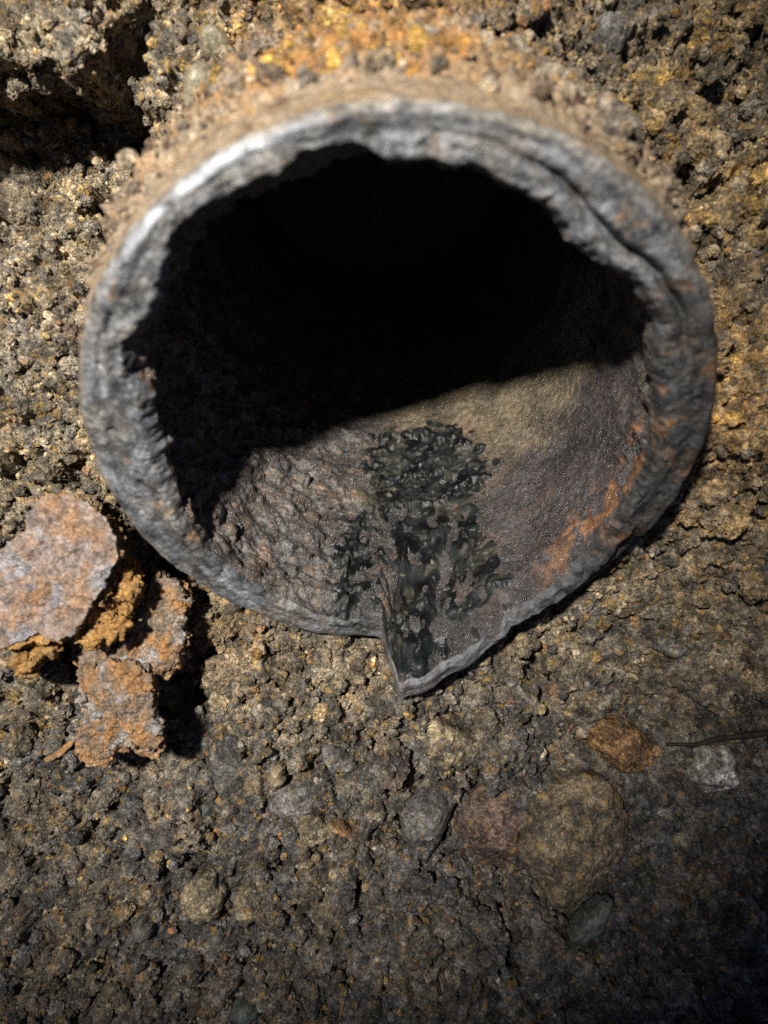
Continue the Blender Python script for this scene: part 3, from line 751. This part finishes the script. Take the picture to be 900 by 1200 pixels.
def slab(name, pts, z, thick, mat, label, cat, dome=6.0, tilt=(0, 0), amp=.0005, nsc=4.0, jag=.0008, edge=.9, billow=0.0, billow_sc=3.0, layers=0, group=None, nphi=190, ntop=46, seed=0.0, under=None, hump=0.0, facets=0):
    """an irregular flat or domed piece; pts is its outline in photo pixels at height z (its top)"""
    P = outline(pts, z, None); c = P.mean(0)
    # densify and resample by angle (outlines are star shaped)
    d = []
    for i in range(len(P)):
        for t in np.linspace(0, 1, 24, endpoint=False): d.append(P[i] * (1 - t) + P[(i + 1) % len(P)] * t)
    d = np.array(d) - c
    ang = np.arctan2(d[:, 1], d[:, 0]); rad = np.hypot(d[:, 0], d[:, 1])
    ph = np.linspace(-math.pi, math.pi, nphi, endpoint=False)
    o_ = np.argsort(ang); ang, rad = ang[o_], rad[o_]
    rb = np.interp(ph, np.concatenate([ang - 2 * math.pi, ang, ang + 2 * math.pi]), np.tile(rad, 3))
    rb = (rb + np.roll(rb, 1) + np.roll(rb, -1)) / 3
    rb = rb + jag * fbm(np.cos(ph) * rb * 1000 / 3 + seed, np.sin(ph) * rb * 1000 / 3, seed, 4) + .2 * jag * fbm(np.cos(ph) * rb * 1000 + seed, np.sin(ph) * rb * 1000, seed + 4, 2)
    rho = np.concatenate([np.linspace(0.001, .93, ntop), np.linspace(.945, 1, 8)])
    nside, nbot = 12, 8
    RHO = rho[:, None]; PH = ph[None, :]
    def xy(k): return np.cos(PH) * rb[None] * k, np.sin(PH) * rb[None] * k
    x, y = xy(RHO)
    xm, ym = x * 1000 / nsc + seed, y * 1000 / nsc
    ztop = -thick * (RHO ** dome) * (1 - edge * 0 - .0) * (1 - edge) + hump * (1 - RHO ** 2)
    if facets:
        rg = np.random.default_rng(int(seed * 13) + 5); mr = rb.mean(); zf = np.full_like(x, 9.0)
        for i_ in range(facets):
            f_a = 2 * math.pi * (i_ + rg.uniform(-.35, .35)) / facets; sl = rg.uniform(.25, .9); of = rg.uniform(.15, .6) * mr
            zf = np.minimum(zf, -sl * (x * math.cos(f_a) + y * math.sin(f_a) - of))
        ztop = ztop + np.minimum(zf, .16 * (x * math.cos(seed) + y * math.sin(seed)))
    nz = amp * fbm(xm, ym, seed + 1.5, 4) + .35 * amp * fbm(x * 1000 / 1.4, y * 1000 / 1.4, seed + 2.5, 3)
    if billow:
        nz = nz + billow * (0.6 - 1.5 * np.abs(fbm(x * 1000 / billow_sc + seed, y * 1000 / billow_sc, seed + 3, 2))) * np.ones_like(x)
    if layers:                                            # flaking: stepped terraces
        f_ = fbm(xm / 2.5, ym / 2.5, seed + 6, 3)
        nz = nz + layers * np.floor(f_ * 2.2) * .5 * sstep(0.0, .3, 1.02 - RHO)
    zt = ztop + nz
    xs, ys, zs = [x], [y], [zt]
    sv = np.linspace(0, 1, nside + 1)[1:, None]
    sidez = zt[-1][None] * (1 - sv) + (-thick) * sv
    inn = 1 + .06 * np.sin(sv * 3.14) * 0 - (.10 * sv ** 2)
    x2, y2 = xy(inn)
    jn = jag * .8 * fbm(PH * 14 + 0 * sv, sidez * 1000 / 1.1, seed + 8, 3)
    xs.append(x2 + np.cos(PH) * jn); ys.append(y2 + np.sin(PH) * jn); zs.append(sidez)
    for kk in np.linspace(.85, .02, nbot):
        x3, y3 = xy(np.full((1, 1), kk)); xs.append(x3); ys.append(y3); zs.append(np.full_like(x3, -thick))
    Xs, Ys, Zs = np.concatenate(xs), np.concatenate(ys), np.concatenate(zs)
    Zs = Zs + tilt[0] * Xs + tilt[1] * Ys
    V = np.stack([Xs, Ys, Zs], -1).reshape(-1, 3)
    tn = None
    if isinstance(mat, tuple): tn = np.array(mat) * np.clip(1 + .35 * fbm(V[:, 0] * 300 + seed, V[:, 1] * 300, V[:, 2] * 300, 3), .4, 1.8)[:, None]; mat = M_soil
    ob = link_mesh(name, V, grid_faces(len(Xs), nphi, True), mat, None, {'tint': tn} if tn is not None else None)
    ob.location = (c[0], c[1], z)
    return tag(ob, label, cat, group)

M_plate = rust_mat('rust_plate', (.195, .150, .130), (.205, .120, .068), (.23, .195, .18), .75, (.35, .8), .0012, grey=(.20, .20, .22))
M_plate2 = rust_mat('rust_plate_orange', (.155, .115, .082), (.23, .115, .04), (.19, .155, .125), .9, (.5, .9), .0009, grey=(.22, .22, .225))
M_orange = rust_mat('orange_rust', (.30, .155, .045), (.38, .21, .06), (.24, .155, .08), 2.2, (.6, .95), .0009)
M_pebble = rust_mat('pebble', (.22, .195, .135), (.25, .22, .155), (.19, .175, .14), 1.0, (.25, .5), .0002, .5)
M_red = rust_mat('reddish_stone', (.115, .090, .070), (.145, .080, .050), (.095, .088, .08), 1.2, (.6, .9), .0004)
M_cong = rust_mat('brown_stone', (.17, .128, .078), (.23, .185, .12), (.10, .08, .055), 2.2, (.6, .95), .0016)
M_rusty = rust_mat('rusty_clod', (.25, .125, .04), (.17, .11, .06), (.33, .22, .10), 1.8, (.6, .95), .0012)
M_white = rust_mat('white_speckled', (.42, .40, .33), (.22, .19, .11), (.55, .53, .47), 3.0, (.5, .9), .0008)
M_grey = rust_mat('grey_clay', (.125, .118, .105), (.155, .14, .115), (.10, .095, .09), 1.5, (.6, .9), .0006)
M_slate = rust_mat('grey_green_flake', (.075, .085, .075), (.10, .105, .085), (.06, .07, .068), 1.0, (.4, .7), .0002)
M_tan = rust_mat('tan_clod', (.30, .235, .14), (.36, .29, .19), (.22, .18, .12), 2.0, (.6, .95), .0010)
M_root = rust_mat('dark_root', (.012, .010, .009), (.02, .016, .012), (.03, .02, .012), 2.0, (.5, .9), .0004)
M_splint = rust_mat('rust_splinter', (.26, .13, .05), (.19, .12, .07), (.3, .2, .1), 2.0, (.5, .9), .0005)

def ell(cx, cy, a, b, rot=0, n=18, wob=.12, seed=0):
    out = []
    rg = np.random.default_rng(seed + 11)
    w = rg.uniform(-wob, wob, n)
    for i in range(n):
        t = 2 * math.pi * i / n
        u, v = a * math.cos(t) * (1 + w[i]), b * math.sin(t) * (1 + w[i]); r_ = math.radians(rot)
        out.append((cx + u * math.cos(r_) - v * math.sin(r_), cy + u * math.sin(r_) + v * math.cos(r_)))
    return out

def zat(px, py, lift):
    q = px2w(px, py, 0.0)
    for _ in range(4):
        z = ground(q[0], q[1]); q = px2w(px, py, z + lift)
    return z + lift

# rust plates, left
PTS = [(48, 582), (75, 578), (105, 588), (128, 605), (140, 628), (142, 650), (133, 668), (120, 690), (100, 722), (82, 747), (62, 752), (40, 742), (20, 752), (-20, 768), (-62, 752), (-66, 690), (-25, 662), (5, 640), (30, 620), (40, 600)]
pl = slab('rust_plate', PTS,
     .046, .0048, M_plate, 'large flaking rust plate with pinkish grey face, cut off by the left edge', 'rust plate', tilt=(.10, .12), amp=.0016, nsc=7, jag=.0009, billow=.0003, billow_sc=2.5, layers=.0016, edge=.93, ntop=70, nphi=320, seed=1.0)
PEND_0 = (pl, PTS, .045, 60, (.10, .12))
# a cluster of rust nodules grown together
def ico_template(sub):
    import bmesh
    bm = bmesh.new(); bmesh.ops.create_icosphere(bm, subdivisions=sub, radius=1.0)
    v = np.array([q_.co[:] for q_ in bm.verts]); f_ = np.array([[w_.index for w_ in p_.verts] for p_ in bm.faces]); bm.free()
    return v, f_
ICO_V, ICO_F = ico_template(3)
def nodules(name, centres, radii, mat, parent=None, label=None, cat=None):
    Vs, Fs = [], []
    org = centres.mean(0) if parent is None else np.array(parent.location)
    for i_, (c_, r_) in enumerate(zip(centres, radii)):
        sq = rng.uniform(.7, 1.25, 3)
        nn = 1 + .75 * fbm(ICO_V[:, 0] * 1.3 + i_ * 3.7, ICO_V[:, 1] * 1.3, ICO_V[:, 2] * 1.3, 3)
        Vs.append(c_ - org + ICO_V * sq * r_ * nn[:, None]); Fs.append(ICO_F + i_ * len(ICO_V))
    o_ = link_mesh(name, np.concatenate(Vs), np.concatenate(Fs), mat, parent)
    if parent is None: o_.location = org; tag(o_, label, cat)
    return o_
def cluster(poly, z0, z1, n_, r0, r1):
    c_, r_ = [], []
    xs_ = [p[0] for p in poly]; ys_ = [p[1] for p in poly]
    while len(c_) < n_:
        a_, b_ = rng.uniform(min(xs_), max(xs_)), rng.uniform(min(ys_), max(ys_))
        if in_poly(np.array(a_), np.array(b_), poly):
            c_.append(px2w(a_, b_, rng.uniform(z0, z1))); r_.append(rng.uniform(r0, r1) if rng.random() < .4 else rng.uniform(r0 * .6, r0))
    return np.array(c_), np.array(r_)
def fringe(parent, pts, z, n_, r0, r1, mat, tilt):
    """nodules crumbling along the edge of a plate"""
    P = np.array([px2w(a_, b_, z)[:2] for a_, b_ in pts]); cen = P.mean(0); out = []
    for _ in range(n_):
        i_ = rng.integers(0, len(P)); t_ = rng.random(); k_ = rng.uniform(.86, 1.01)
        q_ = (P[i_] * (1 - t_) + P[(i_ + 1) % len(P)] * t_ - cen) * k_
        out.append((q_[0] + cen[0], q_[1] + cen[1], z + tilt[0] * q_[0] + tilt[1] * q_[1] + rng.uniform(-.004, .0)))
    o_ = nodules('rust_nodules', np.array(out), rng.uniform(r0, r1, n_), mat, parent); o_['kind'] = 'stuff'
cc, rr_ = cluster([(96, 742), (112, 712), (132, 682), (148, 664), (158, 672), (162, 690), (156, 706), (152, 722), (142, 738), (124, 752), (104, 756)], .024, .037, 150, .0016, .0032)
nodules('rust_chunk', cc, rr_, M_orange, None, 'crumbly bright orange rust chunk under the edge of the largest rust plate', 'rust chunk')
cc, rr_ = cluster([(18, 762), (34, 744), (48, 738), (60, 745), (62, 762), (48, 774), (36, 790), (22, 792)], .020, .034, 90, .0016, .0030)
nodules('rust_chunk', cc, rr_, M_orange, None, 'small nodular orange rust lump below the largest rust plate, near the left edge', 'rust chunk')
PTS = [(172, 692), (180, 668), (190, 676), (206, 686), (219, 702), (211, 722), (214, 745), (206, 775), (190, 792), (176, 790), (150, 790), (120, 800), (88, 790), (84, 762), (108, 756), (130, 752), (150, 735), (164, 716)]
pl = slab('rust_plate', PTS,
     .022, .012, M_plate2, 'narrow jagged rust plate between the pipe rim and the lowest rust plate', 'rust plate', tilt=(.05, -.02), amp=.0016, nsc=5, jag=.0013, billow=.0009, billow_sc=3, edge=.8, seed=4.0, nphi=260, ntop=60)
PEND_1 = (pl, PTS, .022, 70, (.05, -.02))
PTS = [(92, 785), (130, 772), (165, 778), (178, 795), (180, 835), (190, 868), (176, 884), (152, 874), (136, 880), (120, 893), (96, 888), (82, 870), (94, 850), (90, 820)]
pl = slab('rust_plate', PTS,
     .026, .0075, M_plate2, 'lowest rust plate, grey and orange with a notched lower edge', 'rust plate', tilt=(.08, .10), amp=.0018, nsc=5, jag=.0013, billow=.0007, billow_sc=3, layers=.0009, edge=.8, seed=5.0, nphi=260, ntop=60)
PEND_2 = (pl, PTS, .026, 60, (.08, .10))
for i_, (pl, PTS, z_, n_, t_) in enumerate((PEND_0, PEND_1, PEND_2)):          # a darker flake layer under each plate
    c_ = np.mean(np.array(PTS), 0)
    P2 = [(c_[0] + (a_ - c_[0]) * (1.03 + .06 * math.sin(j_ * 2.1 + i_)) + 3, c_[1] + (b_ - c_[1]) * (1.03 + .06 * math.cos(j_ * 1.7 + i_)) + 4) for j_, (a_, b_) in enumerate(PTS)]
    ly = slab('rust_layer', P2, z_ - .0042, .005, M_orange if i_ == 0 else M_splint, None, None, tilt=(t_[0] * .6, t_[1] * .6 - .05), amp=.0014, nsc=4, jag=.0018, billow=.0010, billow_sc=2.5, layers=.001, edge=.9, seed=40.0 + i_, nphi=220, ntop=40)
    ly.parent = pl; ly.location = Vector(ly.location) - Vector(pl.location)
for pl, PTS, z_, n_, t_ in (PEND_0, PEND_1, PEND_2): fringe(pl, PTS, z_, n_ // 2 if z_ < .04 else 16, .0007, .0017, M_plate2 if z_ < .04 else M_plate, t_)
slab('rust_splinter', [(48, 890), (60, 884), (82, 868), (86, 872), (72, 886), (56, 894)], zat(66, 882, .004), .004, M_splint, 'thin rusty splinter left of the lowest rust plate', 'rust splinter', amp=.0003, jag=.0004, nphi=80, ntop=12, seed=6.0)

def stone(px, py, a, b, rot, mat, name, label, cat, hump=.6, thick=.008, lift=.0022, amp=.0007, nsc=4, billow=0, seed=0, wob=.12, pts=None, tilt=(0, 0), jag=.0009, dome=7, facets=5):
    z = zat(px, py, lift)
    mean = (a + b) / 2 * .0003
    hump = hump * .4 if facets else hump
    return slab(name, pts or ell(px, py, a, b, rot, seed=int(seed * 7), wob=wob), z - hump * mean * .35 + (.0045 if facets else .0), thick + .005, mat, label, cat, amp=amp, nsc=nsc, jag=jag, billow=billow, hump=hump * mean, edge=1 - min(.65, (.0016 + .10 * mean) / (thick + .006)), dome=dome, seed=seed, tilt=tilt, nphi=150, ntop=44, facets=facets)

slab('pebble', ell(236, 105, 24, 37, 12, seed=3, wob=.05), zat(236, 105, .015), .014, M_pebble, 'smooth oval olive grey pebble beside the hollow, above the pipe', 'pebble', hump=.0075, edge=.75, dome=4, amp=.0004, jag=.0002, seed=8.0)
slab('pebble', ell(250, 45, 19, 17, 0, seed=4, wob=.07), zat(250, 45, .006), .010, M_pebble, 'small dull grey pebble half sunk in soil above the olive pebble', 'pebble', hump=.004, edge=.75, dome=4, amp=.0004, jag=.0003, seed=9.0)
stone(585, 985, 50, 60, 0, (.115, .074, .055), 'stone', 'reddish brown stone left of the big brown stone', 'stone', seed=10, pts=[(540, 965), (560, 935), (590, 922), (622, 922), (640, 940), (622, 960), (613, 985), (614, 1015), (612, 1035), (590, 1046), (565, 1042), (545, 1020), (536, 992)], hump=.16, lift=.0105, thick=.022, amp=.0018, nsc=11, dome=8)
stone(680, 1000, 66, 80, 0, (.15, .112, .070), 'stone', 'big brown pitted stone with pointed lower end, bottom right', 'stone', seed=11, pts=[(612, 965), (622, 945), (650, 932), (690, 918), (715, 922), (738, 945), (747, 975), (744, 1005), (720, 1040), (690, 1068), (664, 1088), (648, 1070), (636, 1045), (618, 1030), (614, 1000)], hump=.14, lift=.0140, thick=.027, amp=.0022, nsc=11, billow=.0009, dome=9)
stone(735, 880, 42, 32, 20, (.21, .115, .045), 'clod', 'rusty orange brown clod above the big brown stone', 'clod', seed=12, hump=.5, lift=.008, thick=.016, amp=.0020, nsc=6, billow=.0014, pts=[(698, 860), (712, 848), (735, 847), (752, 858), (775, 880), (778, 900), (760, 916), (738, 912), (716, 900), (700, 882)])
stone(845, 908, 26, 27, 0, (.36, .345, .30), 'pebble', 'whitish speckled pebble right of the rusty clod, below the root', 'pebble', seed=13, wob=.22, hump=.6, lift=.008, thick=.014, amp=.0010, billow=.0007)
stone(697, 1085, 30, 13, -38, M_slate, 'stone_flake', 'thin grey green flake lying beside the pointed end of the big brown stone', 'stone flake', seed=14, facets=0, hump=.2, lift=.002, thick=.004, amp=.0002, pts=[(668, 1106), (682, 1084), (706, 1062), (722, 1058), (716, 1082), (700, 1102), (682, 1112)])
stone(530, 870, 48, 34, 25, (.21, .168, .108), 'clod', 'pale tan clay clod under the tip of the broken pipe lip', 'clod', seed=15, hump=.3, lift=.0075, thick=.016, amp=.0018, nsc=7, billow=.0010, pts=[(484, 872), (490, 850), (512, 845), (535, 860), (570, 872), (578, 892), (556, 902), (525, 905), (500, 898)])
stone(497, 985, 32, 48, 0, (.105, .098, .088), 'stone', 'grey triangular stone left of the reddish stone', 'stone', seed=16, hump=.16, lift=.0075, thick=.016, amp=.0016, nsc=9, pts=[(466, 955), (490, 935), (525, 930), (536, 950), (525, 975), (512, 1000), (500, 1026), (482, 1010), (472, 985)])
stone(567, 776, 11, 7, -15, M_tan, 'pebble', 'small cream pebble just below the broken lip edge', 'pebble', seed=17, facets=0, hump=.8, lift=.003, thick=.006)
stone(234, 956, 20, 12, -40, M_slate, 'pebble', 'smooth dark oval pebble below the long grey stone', 'pebble', seed=18, facets=0, hump=.6, lift=.003, wob=.05, amp=.0002)
stone(266, 905, 24, 44, -22, (.105, .098, .088), 'stone', 'long grey brown stone standing right of the lowest rust plate', 'stone', seed=19, hump=.4, lift=.009, thick=.016, amp=.0010)
stone(180, 988, 28, 12, -12, (.105, .098, .088), 'stone', 'flat wedge of grey stone left of the smooth dark pebble', 'stone', seed=20, hump=.3, lift=.0025)
stone(367, 979, 19, 16, 0, (.21, .168, .108), 'clod', 'round tan clod in the middle of the lower soil', 'clod', seed=21, hump=.7, lift=.003, amp=.001, billow=.0006)
stone(399, 977, 16, 4, 25, M_splint, 'rust_flake', 'thin reddish rust flake beside the round tan clod', 'rust flake', seed=22, hump=.3, lift=.002, thick=.003, amp=.0002)
stone(322, 913, 10, 14, 0, M_tan, 'pebble', 'small yellowish pebble right of the long grey stone', 'pebble', seed=23, hump=.8, lift=.003)
stone(232, 1062, 24, 32, 10, (.21, .168, .108), 'clod', 'crumbly pinkish tan clod in the lower left soil', 'clod', seed=24, hump=.6, lift=.0035, amp=.0013, billow=.001)
stone(289, 1065, 16, 26, 10, (.21, .168, .108), 'clod', 'narrow tan clod right of the crumbly pinkish tan clod', 'clod', seed=25, hump=.7, lift=.003, amp=.0012, billow=.001)
stone(252, 1106, 8, 16, 10, M_grey, 'pebble', 'small slim grey pebble below the crumbly pinkish tan clod', 'pebble', seed=26, facets=0, hump=.6, lift=.002, wob=.05)
stone(163, 1096, 13, 12, 0, M_grey, 'pebble', 'small round brown grey pebble left of the slim grey pebble', 'pebble', seed=27, hump=.7, lift=.002)
stone(345, 945, 34, 20, -15, (.125, .118, .105), 'clod', 'grey clay lump just above the round tan clod', 'clod', seed=28, hump=.4, lift=.003, amp=.001)
stone(285, 1190, 20, 11, 0, M_slate, 'pebble', 'blue grey pebble at the bottom edge', 'pebble', seed=29, facets=0, hump=.6, lift=.003)
stone(721, 28, 19, 22, 0, (.125, .118, .105), 'clod', 'pale grey clod at the top edge right of the pipe', 'clod', seed=30, hump=.7, lift=.004, amp=.0013, billow=.001)
stone(792, 760, 22, 12, 20, (.125, .118, .105), 'clod', 'grey clod right of the pipe below its broken lip', 'clod', seed=31, hump=.5, lift=.002, amp=.0010)
stone(30, 795, 12, 14, 0, (.21, .168, .108), 'clod', 'small pale clod below the nodular orange rust lump', 'clod', seed=32, hump=.6, lift=.003, amp=.001)
stone(6, 840, 14, 16, 0, (.21, .168, .108), 'clod', 'pale cream clod at the left edge beside the rusty splinter', 'clod', seed=33, hump=.6, lift=.004, amp=.001)
stone(395, 695 + 200, 22, 14, 20, (.125, .118, .105), 'clod', 'small grey clod above the grey clay lump', 'clod', seed=34, hump=.5, lift=.003, amp=.0010)

# root / thin dark stick at the right edge
path = [(782, 873), (812, 871), (845, 866), (880, 861), (915, 856), (960, 846)]
pw_ = np.array([px2w(a, b, zat(min(a, 899), b, .0) + .007) for a, b in path])
pw_[:, 2] = np.linspace(pw_[0, 2] - .001, pw_[:, 2].max() + .002, len(pw_))
tq = np.linspace(0, len(path) - 1, 60); pc = np.stack([np.interp(tq, np.arange(len(path)), pw_[:, i]) for i in range(3)], -1)
rad_ = np.linspace(.0005, .0016, 60) * (1 + .45 * perlin(tq * 3, 0.3, 0.6))
an = np.linspace(0, 2 * math.pi, 10, endpoint=False)
RV = pc[:, None, :] + rad_[:, None, None] * (np.cos(an)[None, :, None] * np.array([0.13, .99, 0]) + np.sin(an)[None, :, None] * np.array([0, 0, 1.0]))
root0 = RV.mean((0, 1))
rt = link_mesh('root', (RV - root0).reshape(-1, 3), grid_faces(60, 10, True), M_root)
rt.location = root0
tag(rt, 'thin black root poking in from the right edge', 'root')
